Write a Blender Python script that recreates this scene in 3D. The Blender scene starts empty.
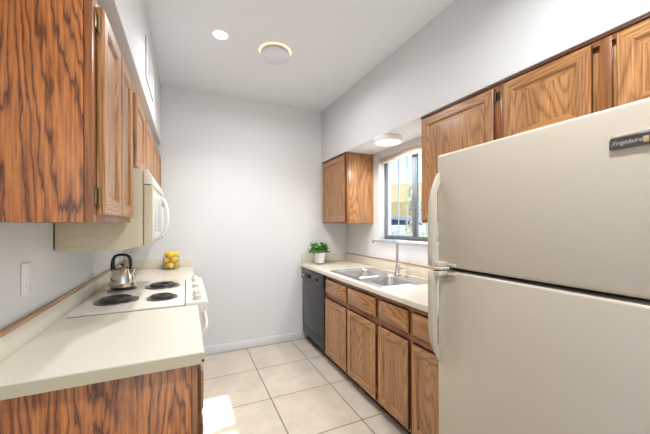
import bpy, bmesh, math, random
from mathutils import Vector, Matrix, noise as mnoise

random.seed(7)
SC = bpy.context.scene
COL = SC.collection
PI = math.pi

# ------------------------------------------------------------------ camera, sky, sun, exposure
CAM_H = 1.375
cam_d = bpy.data.cameras.new('camera')
cam_d.sensor_width = 36.0
cam_d.lens = 300.0 / 650.0 * 36.0
cam_d.shift_y = 7.5 / 650.0
cam_d.clip_start = 0.02
cam_d.clip_end = 300
cam = bpy.data.objects.new('camera', cam_d)
COL.objects.link(cam)
cam.location = (0, 0, CAM_H)
cam.rotation_euler = (PI / 2, math.radians(0.15), math.radians(-24.7))
SC.camera = cam

SUN_EL = math.radians(44)
w = bpy.data.worlds.new('sky')
SC.world = w
w.use_nodes = True
nt = w.node_tree
nt.nodes.clear()
sky = nt.nodes.new('ShaderNodeTexSky')
sky.sky_type = 'NISHITA'
sky.sun_disc = False
sky.sun_elevation = SUN_EL
sky.sun_rotation = math.radians(86.5)
sky.air_density = 1.0
sky.dust_density = 0.25
sky.ozone_density = 2.0
bg = nt.nodes.new('ShaderNodeBackground')
bg.inputs['Strength'].default_value = 0.3
wo = nt.nodes.new('ShaderNodeOutputWorld')
nt.links.new(sky.outputs[0], bg.inputs[0])
nt.links.new(bg.outputs[0], wo.inputs[0])

sun_d = bpy.data.lights.new('sun', 'SUN')
sun_d.energy = 15.0
sun_d.angle = math.radians(1.2)
sun_d.color = (1.0, 0.95, 0.86)
sun = bpy.data.objects.new('sun', sun_d)
COL.objects.link(sun)
sdir = Vector((-math.cos(SUN_EL), -math.cos(SUN_EL) * 0.06, -math.sin(SUN_EL)))
sun.rotation_euler = sdir.to_track_quat('-Z', 'Y').to_euler()
sun.location = (6, 3, 8)

SC.view_settings.view_transform = 'Standard'
SC.view_settings.look = 'None'
SC.view_settings.gamma = 1
SC.view_settings.use_curve_mapping = False
SC.view_settings.exposure = 0.08

CAN_W = 12.0        # recessed cans
SOFFIT_W = 11.0      # round lamp above the sink
HALO_W = 12.0

# ------------------------------------------------------------------ materials
def new_mat(name):
    m = bpy.data.materials.new(name)
    m.use_nodes = True
    n = m.node_tree
    b = n.nodes['Principled BSDF']
    return m, n, b

def N(n, t, **kw):
    x = n.nodes.new(t)
    for k, v in kw.items():
        setattr(x, k, v)
    return x

def plain(name, col, rough=0.5, metal=0.0, noise=0.0, nscale=20, bump=0.0, bscale=200, spec=0.5, coat=0.0):
    m, n, b = new_mat(name)
    b.inputs['Base Color'].default_value = (*col, 1)
    b.inputs['Roughness'].default_value = rough
    b.inputs['Metallic'].default_value = metal
    b.inputs['Specular IOR Level'].default_value = spec
    b.inputs['Coat Weight'].default_value = coat
    tc = N(n, 'ShaderNodeTexCoord')
    if noise:
        t = N(n, 'ShaderNodeTexNoise')
        t.inputs['Scale'].default_value = nscale
        t.inputs['Detail'].default_value = 4
        n.links.new(tc.outputs['Object'], t.inputs['Vector'])
        r = N(n, 'ShaderNodeMix', data_type='RGBA')
        r.inputs[6].default_value = (*[c * (1 - noise) for c in col], 1)
        r.inputs[7].default_value = (*[min(1, c * (1 + noise)) for c in col], 1)
        n.links.new(t.outputs['Fac'], r.inputs[0])
        n.links.new(r.outputs[2], b.inputs['Base Color'])
    if bump:
        t = N(n, 'ShaderNodeTexNoise')
        t.inputs['Scale'].default_value = bscale
        t.inputs['Detail'].default_value = 2
        n.links.new(tc.outputs['Object'], t.inputs['Vector'])
        bp = N(n, 'ShaderNodeBump')
        bp.inputs['Strength'].default_value = bump
        bp.inputs['Distance'].default_value = 0.002
        n.links.new(t.outputs['Fac'], bp.inputs['Height'])
        n.links.new(bp.outputs[0], b.inputs['Normal'])
    return m

def emit(name, col, strength):
    m, n, b = new_mat(name)
    b.inputs['Base Color'].default_value = (*col, 1)
    b.inputs['Emission Color'].default_value = (*col, 1)
    b.inputs['Emission Strength'].default_value = strength
    return m

def oak(name, axis, light, mid, dark, rings=9.0, across=5.0, along=0.75, rough=0.38, line=0.5, detail=2.0, jag=0.015):
    """plain-sawn oak: contour lines of a noise stretched along the grain, plus fine pores"""
    m, n, b = new_mat(name)
    tc = N(n, 'ShaderNodeTexCoord')
    oi = N(n, 'ShaderNodeObjectInfo')
    mu = N(n, 'ShaderNodeMath', operation='MULTIPLY')
    mu.inputs[1].default_value = 37.0
    n.links.new(oi.outputs['Random'], mu.inputs[0])
    add = N(n, 'ShaderNodeVectorMath', operation='ADD')
    n.links.new(tc.outputs['Object'], add.inputs[0])
    n.links.new(mu.outputs[0], add.inputs[1])
    def mapped(ac, al):
        s = [ac, ac, ac]
        s[axis] = al
        mp = N(n, 'ShaderNodeMapping')
        mp.inputs['Scale'].default_value = s
        n.links.new(add.outputs[0], mp.inputs['Vector'])
        return mp
    mp1 = mapped(across, along)
    t1 = N(n, 'ShaderNodeTexNoise')
    t1.inputs['Scale'].default_value = 1.0
    t1.inputs['Detail'].default_value = detail
    t1.inputs['Roughness'].default_value = 0.35
    n.links.new(mp1.outputs[0], t1.inputs['Vector'])
    k = N(n, 'ShaderNodeMath', operation='MULTIPLY')
    k.inputs[1].default_value = rings
    mpj = mapped(70.0, 9.0)
    tj = N(n, 'ShaderNodeTexNoise')
    tj.inputs['Scale'].default_value = 1.0
    tj.inputs['Detail'].default_value = 2.0
    n.links.new(mpj.outputs[0], tj.inputs['Vector'])
    ja = N(n, 'ShaderNodeMath', operation='MULTIPLY_ADD')
    ja.inputs[1].default_value = jag
    n.links.new(tj.outputs['Fac'], ja.inputs[0])
    n.links.new(t1.outputs['Fac'], ja.inputs[2])
    n.links.new(ja.outputs[0], k.inputs[0])
    fr = N(n, 'ShaderNodeMath', operation='FRACT')
    n.links.new(k.outputs[0], fr.inputs[0])
    rp = N(n, 'ShaderNodeValToRGB')
    e = rp.color_ramp.elements
    e[0].position = 0.0
    e[0].color = (*dark, 1)
    e[1].position = 1.0
    e[1].color = (*dark, 1)
    x = e.new(0.16)
    x.color = (*mid, 1)
    x = e.new(0.5)
    x.color = (*light, 1)
    x = e.new(0.76)
    x.color = (*mid, 1)
    n.links.new(fr.outputs[0], rp.inputs[0])
    mp2 = mapped(190.0, 5.0)
    t2 = N(n, 'ShaderNodeTexNoise')
    t2.inputs['Scale'].default_value = 1.0
    t2.inputs['Detail'].default_value = 3.0
    n.links.new(mp2.outputs[0], t2.inputs['Vector'])
    rp2 = N(n, 'ShaderNodeValToRGB')
    rp2.color_ramp.elements[0].position = 0.36
    rp2.color_ramp.elements[0].color = (0.55, 0.47, 0.4, 1)
    rp2.color_ramp.elements[1].position = 0.58
    rp2.color_ramp.elements[1].color = (1, 1, 1, 1)
    n.links.new(t2.outputs['Fac'], rp2.inputs[0])
    # wide tone bands
    mp3 = mapped(14.0, 0.5)
    t3 = N(n, 'ShaderNodeTexNoise')
    t3.inputs['Scale'].default_value = 1.0
    n.links.new(mp3.outputs[0], t3.inputs['Vector'])
    mx0 = N(n, 'ShaderNodeMix', data_type='RGBA')
    mx0.inputs[6].default_value = (*mid, 1)
    mx0.inputs[0].default_value = line
    n.links.new(rp.outputs[0], mx0.inputs[7])
    rp3 = N(n, 'ShaderNodeValToRGB')
    rp3.color_ramp.elements[0].position = 0.3
    rp3.color_ramp.elements[0].color = (0.8, 0.76, 0.72, 1)
    rp3.color_ramp.elements[1].position = 0.7
    rp3.color_ramp.elements[1].color = (1.1, 1.1, 1.1, 1)
    n.links.new(t3.outputs['Fac'], rp3.inputs[0])
    mx1 = N(n, 'ShaderNodeMix', data_type='RGBA', blend_type='MULTIPLY')
    mx1.inputs[0].default_value = 1.0
    n.links.new(mx0.outputs[2], mx1.inputs[6])
    n.links.new(rp3.outputs[0], mx1.inputs[7])
    mx2 = N(n, 'ShaderNodeMix', data_type='RGBA', blend_type='MULTIPLY')
    mx2.inputs[0].default_value = 0.75
    n.links.new(mx1.outputs[2], mx2.inputs[6])
    n.links.new(rp2.outputs[0], mx2.inputs[7])
    n.links.new(mx2.outputs[2], b.inputs['Base Color'])
    b.inputs['Roughness'].default_value = rough
    b.inputs['Coat Weight'].default_value = 0.35
    b.inputs['Coat Roughness'].default_value = 0.22
    bp = N(n, 'ShaderNodeBump')
    bp.inputs['Strength'].default_value = 0.12
    bp.inputs['Distance'].default_value = 0.001
    n.links.new(t2.outputs['Fac'], bp.inputs['Height'])
    n.links.new(bp.outputs[0], b.inputs['Normal'])
    return m

def thin_glass(name, tint=(1, 1, 1), gloss=0.08):
    m = bpy.data.materials.new(name)
    m.use_nodes = True
    n = m.node_tree
    n.nodes.clear()
    o = N(n, 'ShaderNodeOutputMaterial')
    tr = N(n, 'ShaderNodeBsdfTransparent')
    tr.inputs[0].default_value = (*tint, 1)
    gl = N(n, 'ShaderNodeBsdfGlossy')
    gl.inputs['Roughness'].default_value = 0.02
    fr = N(n, 'ShaderNodeLayerWeight')
    fr.inputs[0].default_value = 0.25
    pw = N(n, 'ShaderNodeMath', operation='POWER')
    pw.inputs[1].default_value = 3.0
    n.links.new(fr.outputs['Facing'], pw.inputs[0])
    ml = N(n, 'ShaderNodeMath', operation='MULTIPLY_ADD')
    ml.inputs[1].default_value = 0.5
    ml.inputs[2].default_value = gloss * 0.4
    ml.use_clamp = True
    n.links.new(pw.outputs[0], ml.inputs[0])
    mx = N(n, 'ShaderNodeMixShader')
    n.links.new(ml.outputs[0], mx.inputs[0])
    n.links.new(tr.outputs[0], mx.inputs[1])
    n.links.new(gl.outputs[0], mx.inputs[2])
    n.links.new(mx.outputs[0], o.inputs[0])
    return m

def tile_mat():
    m, n, b = new_mat('floor_tile')
    tc = N(n, 'ShaderNodeTexCoord')
    mp = N(n, 'ShaderNodeMapping')
    mp.inputs['Location'].default_value = (-0.600 + 0.517 * 20, -2.862 + 0.526 * 20, 0)
    n.links.new(tc.outputs['Object'], mp.inputs['Vector'])
    br = N(n, 'ShaderNodeTexBrick')
    br.offset = 0.0
    br.inputs['Scale'].default_value = 1.0
    br.inputs['Brick Width'].default_value = 0.517
    br.inputs['Row Height'].default_value = 0.526
    br.inputs['Mortar Size'].default_value = 0.0045
    br.inputs['Mortar Smooth'].default_value = 0.1
    br.inputs['Color1'].default_value = (0.60, 0.53, 0.44, 1)
    br.inputs['Color2'].default_value = (0.64, 0.565, 0.475, 1)
    br.inputs['Mortar'].default_value = (0.22, 0.17, 0.125, 1)
    n.links.new(mp.outputs[0], br.inputs['Vector'])
    t = N(n, 'ShaderNodeTexNoise')
    t.inputs['Scale'].default_value = 5.0
    t.inputs['Detail'].default_value = 6
    t.inputs['Roughness'].default_value = 0.65
    n.links.new(tc.outputs['Object'], t.inputs['Vector'])
    rp = N(n, 'ShaderNodeValToRGB')
    rp.color_ramp.elements[0].position = 0.3
    rp.color_ramp.elements[0].color = (0.86, 0.85, 0.83, 1)
    rp.color_ramp.elements[1].position = 0.7
    rp.color_ramp.elements[1].color = (1.06, 1.06, 1.06, 1)
    n.links.new(t.outputs['Fac'], rp.inputs[0])
    mx = N(n, 'ShaderNodeMix', data_type='RGBA', blend_type='MULTIPLY')
    mx.inputs[0].default_value = 1
    n.links.new(br.outputs['Color'], mx.inputs[6])
    n.links.new(rp.outputs[0], mx.inputs[7])
    n.links.new(mx.outputs[2], b.inputs['Base Color'])
    b.inputs['Roughness'].default_value = 0.3
    bp = N(n, 'ShaderNodeBump')
    bp.invert = True
    bp.inputs['Strength'].default_value = 0.5
    bp.inputs['Distance'].default_value = 0.002
    n.links.new(br.outputs['Fac'], bp.inputs['Height'])
    n.links.new(bp.outputs[0], b.inputs['Normal'])
    return m

WALL = plain('wall_paint', (0.72, 0.73, 0.735), 0.75, bump=0.25, bscale=90)
CEIL = plain('ceiling_paint', (0.75, 0.775, 0.80), 0.85, bump=0.2, bscale=80)
TRIM = plain('white_trim', (0.82, 0.82, 0.83), 0.45)
TILE = tile_mat()
OL = dict(light=(0.53, 0.275, 0.105), mid=(0.44, 0.215, 0.077), dark=(0.19, 0.072, 0.024))
OAK_V = oak('oak_upright_grain', 2, **OL, rings=34, across=4.5, along=0.5, line=0.62, detail=1.2)
OAK_H = oak('oak_level_grain', 1, **OL, rings=34, across=4.5, along=0.5, line=0.62, detail=1.2)
VENEER = oak('oak_veneer', 2, (0.56, 0.205, 0.052), (0.45, 0.15, 0.036), (0.10, 0.027, 0.008),
             rings=40, across=4.2, along=0.42, rough=0.4, line=1.0, detail=1.2, jag=0.035)
LFRAME = oak('oak_stile', 2, (0.42, 0.165, 0.05), (0.36, 0.13, 0.038), (0.2, 0.06, 0.018), rings=8)
FRAME = oak('oak_frame', 2, (0.38, 0.165, 0.055), (0.31, 0.12, 0.038), (0.15, 0.05, 0.015), rings=8)
SHADE_TRIM = plain('gap_shade_dark_trim', (0.10, 0.03, 0.012), 0.5)  # shadow gaps put into the door edge colour; also the dark top strip
TRIMWOOD = oak('oak_strip', 1, (0.54, 0.33, 0.17), (0.47, 0.27, 0.135), (0.32, 0.16, 0.075), rings=8)
LAMINATE = plain('laminate', (0.70, 0.645, 0.54), 0.3, noise=0.02, nscale=60)
EDGE = plain('laminate_shade', (0.49, 0.42, 0.29), 0.45)  # laminate with the end face's shade in its colour; also colours a seam
ALMOND = plain('almond_enamel', (0.50, 0.44, 0.36), 0.33, bump=0.10, bscale=260)
ALMOND_S = plain('almond_plastic', (0.50, 0.44, 0.355), 0.35)
GASKET = plain('gasket', (0.10, 0.085, 0.06), 0.8)
BISQUE = plain('bisque_plastic', (0.58, 0.51, 0.37), 0.4)
WHITE_E = plain('white_enamel', (0.74, 0.70, 0.62), 0.22, coat=0.3)
WHITE_P = plain('white_plastic', (0.82, 0.82, 0.82), 0.35)
MWGLASS = plain('microwave_glass', (0.50, 0.55, 0.50), 0.12, coat=0.5)
BLACK = plain('black_enamel', (0.022, 0.022, 0.025), 0.22)
BLACKP = plain('black_plastic', (0.015, 0.015, 0.017), 0.38)
COIL = plain('coil_iron', (0.035, 0.032, 0.03), 0.3, noise=0.3)
PAN = plain('drip_pan_metal', (0.24, 0.22, 0.20), 0.3, metal=0.8)
CHROME = plain('chrome', (0.75, 0.75, 0.76), 0.12, metal=1.0)
STEEL = plain('brushed_steel', (0.66, 0.66, 0.67), 0.27, metal=1.0, bump=0.04, bscale=500)
KETTLE = plain('kettle_steel', (0.74, 0.66, 0.55), 0.10, metal=1.0)
BRASS = plain('brass', (0.26, 0.19, 0.09), 0.4, metal=0.9)
IRON = plain('dark_hinge', (0.06, 0.05, 0.04), 0.4, metal=0.8)
ALU = plain('grey_aluminium', (0.20, 0.215, 0.25), 0.45, metal=0.3)
BARM = plain('bar_paint', (0.33, 0.36, 0.42), 0.5)
GLASS = thin_glass('window_glass', (0.97, 0.985, 0.99), 0.07)
JARG = thin_glass('jar_glass', (0.95, 0.96, 0.95), 0.1)
BLINDM = plain('blind_vinyl', (0.80, 0.70, 0.62), 0.5)
POT = plain('pot_glaze', (0.82, 0.82, 0.84), 0.3)
POTF = plain('pot_base', (0.20, 0.10, 0.05), 0.6)
SOIL = plain('soil', (0.05, 0.035, 0.02), 0.9, noise=0.4, nscale=80)
LEAF = plain('leaf', (0.13, 0.36, 0.05), 0.45, noise=0.45, nscale=35)
LEMON = plain('lemon_skin', (0.92, 0.60, 0.06), 0.42, bump=0.3, bscale=400)
BADGE = plain('badge_grey', (0.13, 0.12, 0.13), 0.3, metal=0.4)
KNOB = plain('knob_plastic', (0.64, 0.60, 0.52), 0.35)
LETTER = plain('badge_letters', (0.42, 0.41, 0.41), 0.4)
GOLD = plain('badge_gold', (0.65, 0.47, 0.25), 0.35, metal=0.6)
LAMP_ON = emit('lamp_lens', (1.0, 0.97, 0.92), 6.0)
LAMP_WARM = emit('warm_lens', (1.0, 0.88, 0.62), 1.15)
HALO = emit('halo_ring', (1.0, 0.70, 0.45), 1.0)
LAMP_DISC = plain('lamp_disc', (0.72, 0.73, 0.80), 0.5)
STUCCO = plain('tan_stucco', (0.92, 0.74, 0.40), 0.9, noise=0.1, nscale=3, bump=0.3, bscale=30)
STUCCO_D = plain('ochre_stucco', (0.72, 0.55, 0.30), 0.9, noise=0.1, nscale=3)
CONC = plain('concrete', (0.62, 0.60, 0.57), 0.9, noise=0.12, nscale=4)
WHITEWALL = plain('white_block', (0.75, 0.76, 0.80), 0.85, noise=0.05)
CARP = plain('car_paint', (0.34, 0.42, 0.60), 0.2, coat=0.8)
CARG = plain('car_glass', (0.04, 0.05, 0.06), 0.08)
TYRE = plain('tyre', (0.02, 0.02, 0.02), 0.8)
PALE_LEAF = plain('pale_leaf', (0.40, 0.46, 0.30), 0.6, noise=0.4, nscale=6)
BARK = plain('bark', (0.28, 0.22, 0.16), 0.9, noise=0.3)

# ------------------------------------------------------------------ mesh builder
class MB:
    def __init__(s):
        s.bm = bmesh.new()
    def _tag(s, faces, mi):
        for f in faces:
            f.material_index = mi
    def box(s, x0, x1, y0, y1, z0, z1, bev=0.0, mi=0, seg=2):
        t = bmesh.new()
        bmesh.ops.create_cube(t, size=1)
        for v in t.verts:
            v.co = Vector(((x0 + x1) / 2 + v.co.x * (x1 - x0), (y0 + y1) / 2 + v.co.y * (y1 - y0), (z0 + z1) / 2 + v.co.z * (z1 - z0)))
        if bev > 0:
            bmesh.ops.bevel(t, geom=list(t.edges) + list(t.verts), offset=bev, segments=seg, profile=0.5, affect='EDGES', clamp_overlap=True)
        s.merge(t, mi)
        return s
    def merge(s, t, mi=0, mat=None):
        bmesh.ops.recalc_face_normals(t, faces=t.faces)
        if mat is not None:
            bmesh.ops.transform(t, matrix=mat, verts=t.verts)
        vm = {}
        for v in t.verts:
            vm[v] = s.bm.verts.new(v.co)
        for f in t.faces:
            try:
                nf = s.bm.faces.new([vm[v] for v in f.verts])
                nf.material_index = mi
            except ValueError:
                pass
        t.free()
    def loft(s, rings, cap0=True, cap1=True, closed=True, mi=0, loop=False):
        t = bmesh.new()
        R = [[t.verts.new(p) for p in r] for r in rings]
        n = len(R[0])
        pairs = list(zip(R[:-1], R[1:]))
        if loop:
            pairs.append((R[-1], R[0]))
        for a, b in pairs:
            for i in range(n if closed else n - 1):
                j = (i + 1) % n
                t.faces.new((a[i], a[j], b[j], b[i]))
        if cap0 and not loop:
            t.faces.new(list(reversed(R[0])))
        if cap1 and not loop:
            t.faces.new(R[-1])
        s.merge(t, mi)
        return s
    def lathe(s, prof, c, seg=32, mi=0, cap0=True, cap1=True, axis='z'):
        rings = []
        for r, z in prof:
            ring = []
            for i in range(seg):
                a = 2 * PI * i / seg
                if axis == 'z':
                    ring.append((c[0] + r * math.cos(a), c[1] + r * math.sin(a), c[2] + z))
                elif axis == 'x':
                    ring.append((c[0] + z, c[1] + r * math.cos(a), c[2] + r * math.sin(a)))
                else:
                    ring.append((c[0] + r * math.cos(a), c[1] + z, c[2] + r * math.sin(a)))
            rings.append(ring)
        return s.loft(rings, cap0, cap1, mi=mi)
    def tube(s, pts, r, seg=10, mi=0, flat=None):
        """swept tube; r a number or list; flat=(a,b) scales the section"""
        pts = [Vector(p) for p in pts]
        n = len(pts)
        rs = r if isinstance(r, (list, tuple)) else [r] * n
        up = Vector((0, 0, 1))
        rings = []
        prev = None
        for i, p in enumerate(pts):
            d = (pts[min(i + 1, n - 1)] - pts[max(i - 1, 0)]).normalized()
            if prev is None:
                ref = up if abs(d.dot(up)) < 0.9 else Vector((1, 0, 0))
                a = d.cross(ref).normalized()
            else:
                a = (prev - d * prev.dot(d)).normalized()
            prev = a
            b = d.cross(a)
            fa, fb = flat or (1, 1)
            rings.append([p + a * rs[i] * fa * math.cos(2 * PI * k / seg) + b * rs[i] * fb * math.sin(2 * PI * k / seg) for k in range(seg)])
        return s.loft(rings, mi=mi)
    def prism(s, poly, axis, a0, a1, mi=0, bev=0.0):
        """poly of 2-D points; axis 'y': (x,z); 'x': (y,z); 'z': (x,y)"""
        def P(p, a):
            return {'y': (p[0], a, p[1]), 'x': (a, p[0], p[1]), 'z': (p[0], p[1], a)}[axis]
        t = bmesh.new()
        A = [t.verts.new(P(p, a0)) for p in poly]
        B = [t.verts.new(P(p, a1)) for p in poly]
        n = len(poly)
        t.faces.new(A)
        t.faces.new(list(reversed(B)))
        for i in range(n):
            j = (i + 1) % n
            t.faces.new((A[i], B[i], B[j], A[j]))
        if bev:
            bmesh.ops.bevel(t, geom=list(t.edges), offset=bev, segments=2, profile=0.5, affect='EDGES', clamp_overlap=True)
        s.merge(t, mi)
        return s

def smooth(me, ang=35):
    for p in me.polygons:
        p.use_smooth = True
    me.set_sharp_from_angle(angle=math.radians(ang))

def obj(name, mb, mats, parent=None, origin=None, ang=35, label=None):
    """link a mesh built in world coordinates; its verts become local to its thing's base"""
    if not isinstance(mats, (list, tuple)):
        mats = [mats]
    root = parent
    while root is not None and root.parent is not None:
        root = root.parent
    if root is not None:
        org = Vector(root['_o'])
    elif origin is not None:
        org = Vector(origin)
    else:
        cs = [v.co for v in mb.bm.verts]
        org = Vector(((min(c.x for c in cs) + max(c.x for c in cs)) / 2, (min(c.y for c in cs) + max(c.y for c in cs)) / 2, min(c.z for c in cs)))
    for v in mb.bm.verts:
        v.co -= org
    me = bpy.data.meshes.new(name)
    mb.bm.to_mesh(me)
    mb.bm.free()
    for m in mats:
        me.materials.append(m)
    smooth(me, ang)
    o = bpy.data.objects.new(name, me)
    COL.objects.link(o)
    if parent is not None:
        o.parent = parent
    else:
        o.location = org
        o['_o'] = tuple(org)
    if label:
        o['label'] = label
    return o

def tag(o, label, cat, group=None, kind=None):
    o['label'] = label
    o['category'] = cat
    if group:
        o['group'] = group
    if kind:
        o['kind'] = kind
    return o

def thing(name, label, cat, loc, group=None):
    o = bpy.data.objects.new(name, None)
    o.empty_display_size = 0.1
    COL.objects.link(o)
    o.location = loc
    o['_o'] = tuple(loc)
    return tag(o, label, cat, group)

def struct(name, mb, mats, parent=None, origin=(0, 0, 0), ang=35):
    o = obj(name, mb, mats, parent, origin, ang)
    if parent is None:
        o['kind'] = 'structure'
    return o

def lamp(name, parent, loc, power, size, color, spread=170):
    """an area lamp shining down, held by its fixture"""
    l = bpy.data.lights.new(name, 'AREA')
    l.shape = 'DISK'
    l.size = size
    l.energy = power
    l.color = color
    l.spread = math.radians(spread)
    o = bpy.data.objects.new(name, l)
    COL.objects.link(o)
    o.parent = parent
    o.location = Vector(loc) - Vector(parent['_o'])
    return o

def rrect(x0, x1, y0, y1, r, z, seg=6):
    pts = []
    for cx, cy, a0 in ((x1 - r, y1 - r, 0), (x0 + r, y1 - r, 90), (x0 + r, y0 + r, 180), (x1 - r, y0 + r, 270)):
        for k in range(seg + 1):
            a = math.radians(a0 + 90 * k / seg)
            pts.append((cx + r * math.cos(a), cy + r * math.sin(a), z))
    return pts

# ------------------------------------------------------------------ room shell
XL, XR, YB, ZC = -0.55, 1.865, 3.40, 2.767
YN = -1.8                      # the wall behind the viewpoint
SOF_R, SOF_Z, SOF_L = 1.518, 2.142, -0.232
WY0, WY1, WZ0, WZ1 = 1.727, 2.673, 1.222, 2.105
XO = 2.02

struct('floor', MB().box(XL - 0.15, XO, YN, YB + 0.15, -0.1, 0.0), TILE)
struct('ceiling', MB().box(XL - 0.15, XO, YN, YB + 0.15, ZC, ZC + 0.12), CEIL)
struct('wall_left', MB().box(XL - 0.15, XL, YN, YB + 0.15, 0, ZC), WALL)
struct('wall_front', MB().box(XL, -0.35, YN, YN + 0.1, 0, ZC).box(1.65, XR, YN, YN + 0.1, 0, ZC).box(-0.35, 1.65, YN, YN + 0.1, 2.15, ZC), WALL)   # unseen wide opening, added to let daylight in
struct('wall_back', MB().box(XL, XR, YB, YB + 0.15, 0, ZC), WALL)
b = MB()
b.box(XR, XO, YN, WY0, 0, ZC).box(XR, XO, WY1, YB + 0.15, 0, ZC)
b.box(XR, XO, WY0, WY1, 0, WZ0).box(XR, XO, WY0, WY1, WZ1, ZC)
struct('wall_right', b, WALL)
struct('wall_soffit_left', MB().box(XL, SOF_L, YN, YB, 2.175, ZC, 0.004), WALL)
struct('wall_soffit_right', MB().box(SOF_R, XR, YN, YB, SOF_Z, ZC, 0.004), WALL)
struct('baseboard_back', MB().box(XL, 1.26, YB - 0.011, YB, 0, 0.088, 0.003), WALL)

# window
win = struct('window_1', MB().box(1.845, 1.935, WY0 - 0.01, WY1 + 0.01, WZ0 - 0.022, WZ0, 0.004), TRIM)   # the sill
win.name = 'window_1'
fr = MB()
fx0, fx1 = 1.934, 1.96
fw = 0.04
fr.box(fx0, fx1, WY0, WY1, WZ0, WZ0 + fw, 0.003).box(fx0, fx1, WY0, WY1, WZ1 - fw, WZ1, 0.003)
fr.box(fx0, fx1, WY0, WY0 + fw, WZ0 + fw, WZ1 - fw, 0.003).box(fx0, fx1, WY1 - fw, WY1, WZ0 + fw, WZ1 - fw, 0.003)
obj('window_frame', fr, ALU, win)
mu = MB().box(1.930, 1.958, 2.190, 2.230, WZ0 + fw, WZ1 - fw, 0.003).box(1.935, 1.96, 2.172, 2.190, WZ0 + fw, WZ1 - fw, 0.003)
mu.box(1.922, 1.931, 2.205, 2.222, 1.60, 1.66, 0.002)
obj('window_mullion', mu, ALU, win)
obj('window_pane', MB().box(1.944, 1.948, WY0 + fw, 2.185, WZ0 + fw, WZ1 - fw), GLASS, win)
obj('window_pane', MB().box(1.950, 1.954, 2.24, WY1 - fw, WZ0 + fw, WZ1 - fw), GLASS, win)
br = MB()
y = 2.716
while y > 1.7:
    br.tube([(2.05, y, WZ0 - 0.05), (2.05, y, WZ1 + 0.05)], 0.006, 8)
    y -= 0.138
br.box(2.042, 2.058, 1.68, 2.74, WZ0 - 0.07, WZ0 - 0.045).box(2.042, 2.058, 1.68, 2.74, WZ1 + 0.045, WZ1 + 0.07)
for yy in (1.69, 2.73):
    for zz in (WZ0 - 0.058, WZ1 + 0.058):
        br.box(2.018, 2.05, yy - 0.01, yy + 0.01, zz - 0.01, zz + 0.01)
obj('security_bars', br, BARM, win)

# raised blind
bl = thing('window_blind', 'raised horizontal slat blind bunched at the top of the window', 'blind', (1.9, 2.2, 2.02))
obj('head_rail', MB().box(1.872, 1.915, WY0 + 0.01, WY1 - 0.01, 2.078, 2.105, 0.003), BLINDM, bl)
sl = MB()
for k in range(8):
    sl.box(1.874, 1.913, WY0 + 0.015, WY1 - 0.015, 2.040 + k * 0.0048, 2.0425 + k * 0.0048, 0.0008, seg=1)
obj('slats', sl, BLINDM, bl)
obj('bottom_rail', MB().box(1.876, 1.911, WY0 + 0.015, WY1 - 0.015, 2.020, 2.038, 0.003), BLINDM, bl)
obj('lift_cord', MB().tube([(1.871, 2.60, 2.09), (1.870, 2.60, 1.80), (1.871, 2.60, 1.50)], 0.0018, 6).lathe([(0.002, 0), (0.006, -0.03), (0.004, -0.035)], (1.871, 2.60, 1.50), 10), WHITE_P, bl)

# ------------------------------------------------------------------ cabinet helpers
def panel_door(x, s, y0, y1, z0, z1, t=0.02, stile=0.058):
    """framed door lying in an x plane; s = the way it faces; slots: 0 upright grain, 1 level grain"""
    mb = MB()
    prof = [(0.0, 0.0), (0.0, t - 0.005), (0.005, t), (stile - 0.012, t), (stile - 0.006, t - 0.003), (stile, t - 0.010), (stile + 0.004, t - 0.010), (stile + 0.022, t - 0.0075)]
    rings = []
    for ins, d in prof:
        X = x + s * d
        rings.append([(X, y0 + ins, z0 + ins), (X, y1 - ins, z0 + ins), (X, y1 - ins, z1 - ins), (X, y0 + ins, z1 - ins)])
    t_ = bmesh.new()
    R = [[t_.verts.new(p) for p in r] for r in rings]
    for a, b_ in zip(R[:-1], R[1:]):
        for i in range(4):
            j = (i + 1) % 4
            f = t_.faces.new((a[i], a[j], b_[j], b_[i]))
            f.material_index = 2 if a is R[0] else (1 if i in (0, 2) else 0)
    t_.faces.new(R[0])
    t_.faces.new(R[-1])
    bmesh.ops.recalc_face_normals(t_, faces=t_.faces)
    mb.bm.free()
    mb.bm = t_
    return mb

def slab(x, s, y0, y1, z0, z1, t=0.02):
    mb = MB()
    prof = [(0.0, 0.0), (0.0, t - 0.009), (0.004, t - 0.007), (0.010, t - 0.002), (0.013, t)]
    mb.loft([[(x + s * d, y0 + i, z0 + i), (x + s * d, y1 - i, z0 + i), (x + s * d, y1 - i, z1 - i), (x + s * d, y0 + i, z1 - i)] for i, d in prof])
    mb.bm.normal_update()
    for f in mb.bm.faces:
        if abs(f.normal.x) < 0.2:
            f.material_index = 1
    return mb

def hinge(x, s, y, z, yd):
    """small barrel hinge: leaf on the frame, knuckle at the door's edge"""
    m = MB().box(min(x, x + s * 0.004), max(x, x + s * 0.004), min(y, y + yd * 0.022), max(y, y + yd * 0.022), z - 0.022, z + 0.022, 0.001)
    m.tube([(x + s * 0.008, y, z - 0.026), (x + s * 0.008, y, z + 0.026)], 0.005, 10)
    m.tube([(x + s * 0.008, y, z - 0.03), (x + s * 0.008, y, z - 0.026)], 0.003, 8).tube([(x + s * 0.008, y, z + 0.026), (x + s * 0.008, y, z + 0.03)], 0.003, 8)
    return m

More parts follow.
